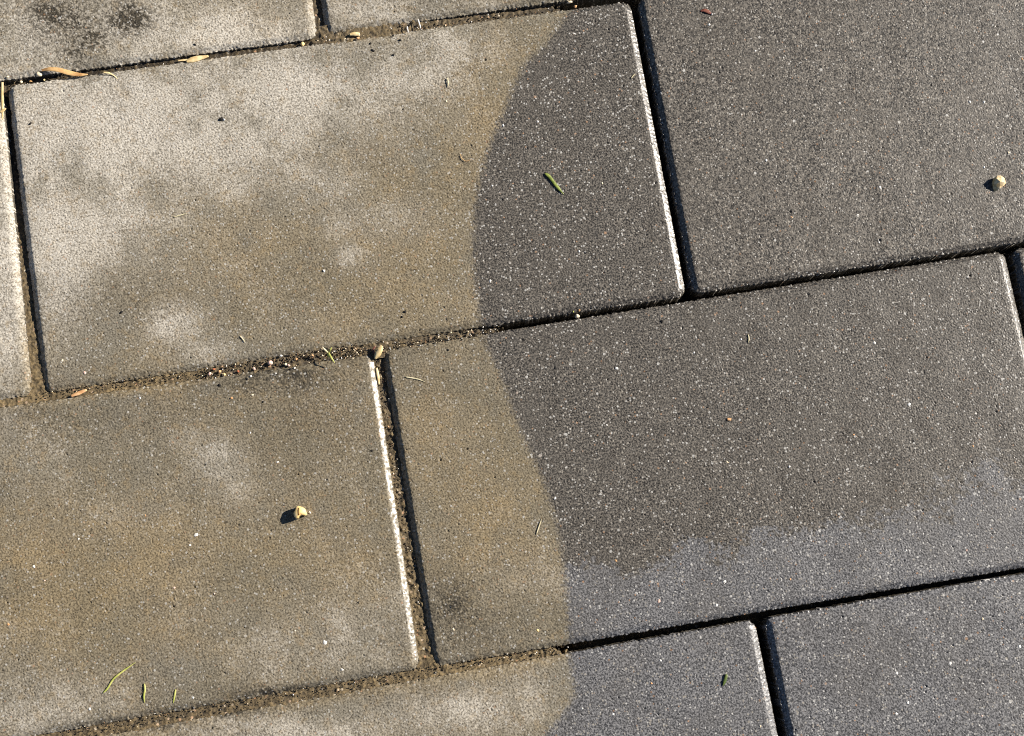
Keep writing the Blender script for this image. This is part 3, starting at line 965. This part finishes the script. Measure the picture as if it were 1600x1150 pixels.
blade('root_fibre', [(1169, 523), (1170, 530), (1169, 536)], 1.80, M_FIBRE, 'short pale splinter on the clean middle paver', 'fibre', .2)
blade('root_fibre', [(636, 41), (638, 52)], 1.95, M_WHITE, 'white sliver across the top joint, left one', 'fibre', .0)
blade('root_fibre', [(653, 30), (658, 46)], 2.10, M_WHITE, 'longer white sliver across the top joint, right one', 'fibre', .0)
blade('wood_chip', [(1136, 655), (1142, 656)], [4, 4], M_ORANGE, 'tiny tan splinter on the clean middle paver', 'wood chip', .15, fold=.1, thick=.3)
blade('wood_chip', [(110, 619), (121, 615), (135, 609)], [3, 6, 3], M_ORANGE, 'orange splinter in the brown joint near the left corner', 'wood chip', -.5, fold=.3, thick=.3)

# pebbles of the gritty middle joint
GR = 'pebbles of the gritty middle joint'
for i, (x, y, w, h, t, mt, lb) in enumerate([
        (422, 567, 10, 9, 1.7, M_PINK, 'largest pink pebble of the gritty middle joint'),
        (439, 556, 7, 5, 1.0, M_WHITE, 'white oval pebble at the upper rim of the gritty joint'),
        (446, 569, 6, 5, 1.0, M_CREAM, 'cream half of the pebble pair in the gritty joint'),
        (451, 571, 7, 6, 1.1, M_PINK, 'pink half of the pebble pair in the gritty joint'),
        (488, 557, 8, 8, 1.3, M_ORANGE, 'round orange pebble just left of the seedling'),
        (343, 580, 7, 6, 1.1, M_ORANGE, 'orange pebble at the left end of the gritty joint'),
        (334, 577, 5, 7, 1.0, M_RED, 'red brown pebble left of the orange one at the gritty joint end'),
        (350, 585, 5, 7, 1.0, M_YELLOW, 'yellow pebble right of the orange one at the gritty joint end'),
        (327, 584, 7, 7, .9, M_PINK, 'pink pebble farthest left in the gritty joint'),
        (372, 580, 5, 5, .9, M_RED, 'dark red pebble in the left half of the gritty joint'),
        (397, 576, 8, 5, .9, M_PINK, 'pink grain group in the middle of the gritty joint'),
        (463, 561, 5, 6, .9, M_ORANGE, 'orange brown pebble between the pair and the round orange one'),
        (454, 577, 6, 6, 1.0, M_BLACK, 'black crumb right of the pebble pair'),
        (460, 575, 4, 4, .8, M_WHITE, 'white chip beside the black crumb near the pebble pair'),
        (392, 588, 6, 5, .9, M_WHITE, 'white chip on the lower rim of the gritty joint'),
        (386, 592, 6, 4, .7, M_BLACK, 'black crumb beside the white chip on the lower rim'),
        (431, 584, 5, 4, .8, M_WHITE, 'small white grain below the largest pink pebble'),
        (343, 602, 6, 6, .9, M_BLACK, 'round black crumb below the left end of the gritty joint'),
        (362, 622, 6, 4, .8, M_ORANGE, 'tan chip on the brown paver below the gritty joint'),
        (394, 617, 5, 6, .8, M_CREAM, 'cream chip on the brown paver below the gritty joint'),
        (411, 628, 5, 4, .7, M_BLACK, 'black crumb on the brown paver below the gritty joint'),
        (606, 666, 5, 5, .9, M_ORANGE, 'orange pebble inside the brown vertical joint')]):
    lump('pebble', x, y, w * .95, h * .95, t * .95, 100 + i, mt, lb, 'crumb' if mt is M_BLACK else 'pebble',
         (-1.2 if i == 21 else (-.35 if y < 588 else .05)), random.uniform(0, 3), GR)

# dark crumbs lying about
for i, (x, y, w, h, lb) in enumerate([
        (583, 79, 10, 6, 'black crumb below the wood chip on the large paver'),
        (579, 68, 5, 5, 'small black crumb just above the larger one below the wood chip'),
        (614, 56, 6, 5, 'black crumb under the top joint, upper of two'),
        (625, 63, 6, 5, 'black crumb under the top joint, lower of two'),
        (633, 487, 6, 6, 'black crumb above the middle joint, upper of two'),
        (628, 495, 5, 4, 'black crumb above the middle joint, lower of two'),
        (700, 547, 7, 6, 'black crumb below the middle joint on the paver with the washed end'),
        (1034, 502, 9, 7, 'dark red black crumb on the clean middle paver'),
        (1098, 200, 5, 7, 'black speck on the clean paver right of the wide black joint'),
        (48, 193, 8, 5, 'black speck near the upper left corner of the large paver'),
        (190, 488, 9, 7, 'black crumb on the lower left part of the large paver'),
        (581, 704, 6, 5, 'dark crumb at the bright edge of the brown paver'),
        (305, 70, 8, 4, 'black crumb above the yellow flake on the stained paver'),
        (615, 86, 5, 6, 'dark speck among the crumbs under the top joint'),
        (1472, 147, 7, 4, 'dark speck on the clean upper right paver near the right edge'),
        (560, 941, 6, 5, 'dark speck on the brown paver left of the bright edge'),
        (617, 621, 5, 5, 'dark speck on the dirty end just right of the brown joint')]):
    lump('crumb', x, y, w * .82, h * .82, .7, 200 + i, M_BLACK, lb, 'crumb', .0, random.uniform(0, 3), 'dark crumbs on the paving')

# larger sand grains bedded in the face of the pavers: parts of the paver they sit in
pav = {k: o for k, o in zip(QUADS, [o for o in pavement.children if o.get('label')])}
GRAINS = [('H', 1420, 632, 8, M_WHITE), ('F', 1375, 293, 7, M_WHITE), ('F', 1515, 160, 7, M_WHITE), ('F', 1537, 160, 5, M_WHITE), ('F', 1364, 109, 6, M_WHITE),
          ('F', 1339, 336, 6, M_WHITE), ('F', 1236, 340, 7, M_ORANGE), ('F', 1197, 251, 6, M_WHITE), ('F', 1108, 39, 7, M_WHITE), ('F', 1575, 239, 5, M_CREAM),
          ('F', 1537, 262, 5, M_WHITE), ('F', 1597, 93, 8, M_ORANGE), ('F', 1373, 379, 6, M_WHITE), ('F', 1180, 80, 5, M_WHITE), ('F', 1352, 158, 4, M_CREAM), ('F', 1340, 222, 5, M_CREAM),
          ('H', 1030, 939, 8, M_PINK), ('H', 1084, 551, 6, M_WHITE), ('H', 1366, 535, 6, M_WHITE), ('H', 1158, 530, 5, M_WHITE), ('H', 962, 876, 6, M_ORANGE),
          ('H', 1334, 679, 6, M_ORANGE), ('H', 1520, 697, 5, M_ORANGE), ('H', 1560, 737, 6, M_CREAM), ('H', 867, 779, 6, M_WHITE), ('H', 1136, 722, 6, M_CREAM),
          ('H', 1233, 729, 5, M_WHITE), ('H', 948, 664, 5, M_WHITE), ('H', 963, 576, 6, M_WHITE), ('H', 1044, 721, 5, M_WHITE), ('H', 1352, 860, 5, M_WHITE), ('H', 1416, 860, 5, M_WHITE),
          ('H', 1132, 909, 7, M_WHITE), ('H', 1119, 946, 6, M_WHITE), ('H', 1510, 860, 6, M_PINK), ('H', 1235, 905, 5, M_ORANGE), ('H', 840, 985, 6, M_YELLOW), ('H', 708, 983, 6, M_CREAM),
          ('G', 508, 1004, 9, M_WHITE), ('G', 53, 885, 7, M_WHITE), ('G', 13, 975, 7, M_ORANGE), ('G', 228, 806, 7, M_ORANGE), ('G', 306, 836, 9, M_WHITE), ('G', 297, 852, 6, M_WHITE),
          ('G', 219, 622, 6, M_WHITE), ('G', 123, 842, 5, M_WHITE), ('G', 70, 907, 5, M_PINK), ('G', 272, 918, 6, M_PINK), ('G', 434, 722, 6, M_WHITE), ('G', 391, 676, 5, M_WHITE),
          ('G', 461, 986, 5, M_CREAM), ('G', 335, 928, 5, M_PINK), ('G', 140, 1108, 6, M_WHITE), ('G', 534, 1047, 6, M_WHITE), ('G', 302, 1090, 5, M_WHITE),
          ('E', 132, 582, 7, M_PINK), ('E', 439, 204, 6, M_PINK), ('E', 506, 423, 6, M_WHITE), ('E', 697, 158, 5, M_CREAM), ('E', 766, 439, 7, M_WHITE), ('E', 898, 53, 7, M_WHITE),
          ('E', 840, 190, 5, M_WHITE), ('E', 786, 196, 5, M_WHITE), ('E', 769, 290, 5, M_WHITE), ('E', 905, 393, 6, M_WHITE), ('E', 762, 316, 4, M_WHITE), ('E', 941, 286, 5, M_CREAM), ('E', 97, 563, 5, M_CREAM),
          ('K', 1400, 1115, 7, M_WHITE), ('K', 1568, 1123, 6, M_WHITE), ('K', 1418, 1098, 6, M_WHITE), ('K', 1593, 1010, 7, M_WHITE), ('K', 1484, 1036, 6, M_WHITE), ('K', 1535, 967, 6, M_CREAM),
          ('K', 1401, 1052, 6, M_WHITE), ('K', 1534, 1118, 5, M_PINK), ('J', 1188, 1135, 6, M_CREAM), ('J', 958, 1116, 6, M_WHITE), ('J', 1032, 1032, 6, M_WHITE), ('J', 1018, 1068, 5, M_ORANGE), ('J', 910, 1107, 4, M_WHITE)]
for i, (pk, x, y, s, mt) in enumerate(GRAINS):
    wx, wy = un(x, y)
    par = pav[pk]
    me = lump_mesh('sand_grain', s * PXMM * random.uniform(.8, 1.15), s * PXMM * random.uniform(.7, 1.0), .5, 400 + i, .25, 2, .2)
    o = obj('sand_grain', me, mt, par, (wx * MM - par.location.x, wy * MM - par.location.y, (-.12 + DZ[pk]) * MM))
    o.rotation_euler = (0, 0, random.uniform(0, 3))


# loose grit on the soil and the dirty rims, too fine to count
def grit():
    me = bpy.data.meshes.new('loose_grit')
    bm = bmesh.new()
    mats = [M_CREAM, M_RUST, M_BLACK, M_CLOD, M_WHITE]
    for mt in mats:
        me.materials.append(mt)
    r = random.Random(5)
    X = []

    def put(px, py, size, z, mi):
        size *= .82
        x, y = un(px, py)
        q = bmesh.ops.create_icosphere(bm, subdivisions=1, radius=1.0)
        sx, sy, sz = (size * r.uniform(.6, 1.2) / 2 for _ in range(3))
        rot = Matrix.Rotation(r.uniform(0, 6.3), 3, 'Z') @ Matrix.Rotation(r.uniform(-.6, .6), 3, 'X')
        for v in q['verts']:
            p = v.co * r.uniform(.8, 1.15)
            v.co = (rot @ Vector((p.x * sx, p.y * sy, p.z * sz)) + Vector((x, y, z))) * MM
            for f in v.link_faces:
                f.material_index = mi
    def pick(w):
        return r.choices(range(5), w)[0]
    for _ in range(520):                      # gritty part of the middle joint
        x = r.uniform(310, 570)
        y = 582 - (x - 330) * .17 + r.gauss(0, 7)
        put(x, y, r.uniform(.3, .75), -.62, pick((.6, .8, 2.4, 7, .25)))
    for _ in range(220):
        x = r.uniform(60, 330)
        y = 617 - (x - 60) * .140 + r.gauss(0, 4)
        put(x, y, r.uniform(.3, .6), -.6, pick((.3, .5, 1, 5, .1)))
    for _ in range(330):
        x = r.uniform(520, 780)
        y = 546 - (x - 590) * .165 + r.gauss(0, 5)
        put(x, y, r.uniform(.35, .7), -.6, pick((1, .8, 5, 4, 1.2)))
    for _ in range(620):                      # dark grit along the bottom joint
        x = r.uniform(90, 680)
        y = 1138 - (x - 150) * .174 + r.gauss(0, 7)
        put(x, y - 2, r.uniform(.25, .6), -.75, pick((.3, .5, 3, 6, .15)))
    for _ in range(160):
        x = r.uniform(680, 890)
        y = 1043 - (x - 690) * .158 + r.gauss(0, 4)
        put(x, y, r.uniform(.3, .6), -.75, pick((.5, .6, 1, 5, .2)))
    for _ in range(260):                      # brown vertical joint
        y = r.uniform(560, 1045)
        x = 589 + (y - 555) * .158 + r.gauss(0, 4)
        put(x, y, r.uniform(.3, .65), -1.4, pick((.3, .5, 2, 5, .2)))
    for _ in range(230):                      # top joint
        x = r.uniform(490, 880)
        y = 60 - (x - 500) * .128 + r.gauss(0, 4)
        put(x, y, r.uniform(.35, .8), -1.0 if x < 640 else -1.6, pick((1, .6, 4, 4, 1)))
    for _ in range(80):
        x = r.uniform(0, 470)
        y = 128 - x * .128 + r.gauss(0, 3)
        put(x, y, r.uniform(.3, .6), -2.0, pick((.4, .5, 2, 4, .2)))
    bm.to_mesh(me)
    bm.free()
    o = bpy.data.objects.new('loose_grit', me)
    COL.objects.link(o)
    o['kind'] = 'stuff'
    o['label'] = 'loose sand and soil grit along the uncleaned joints'
    o['category'] = 'grit'


grit()
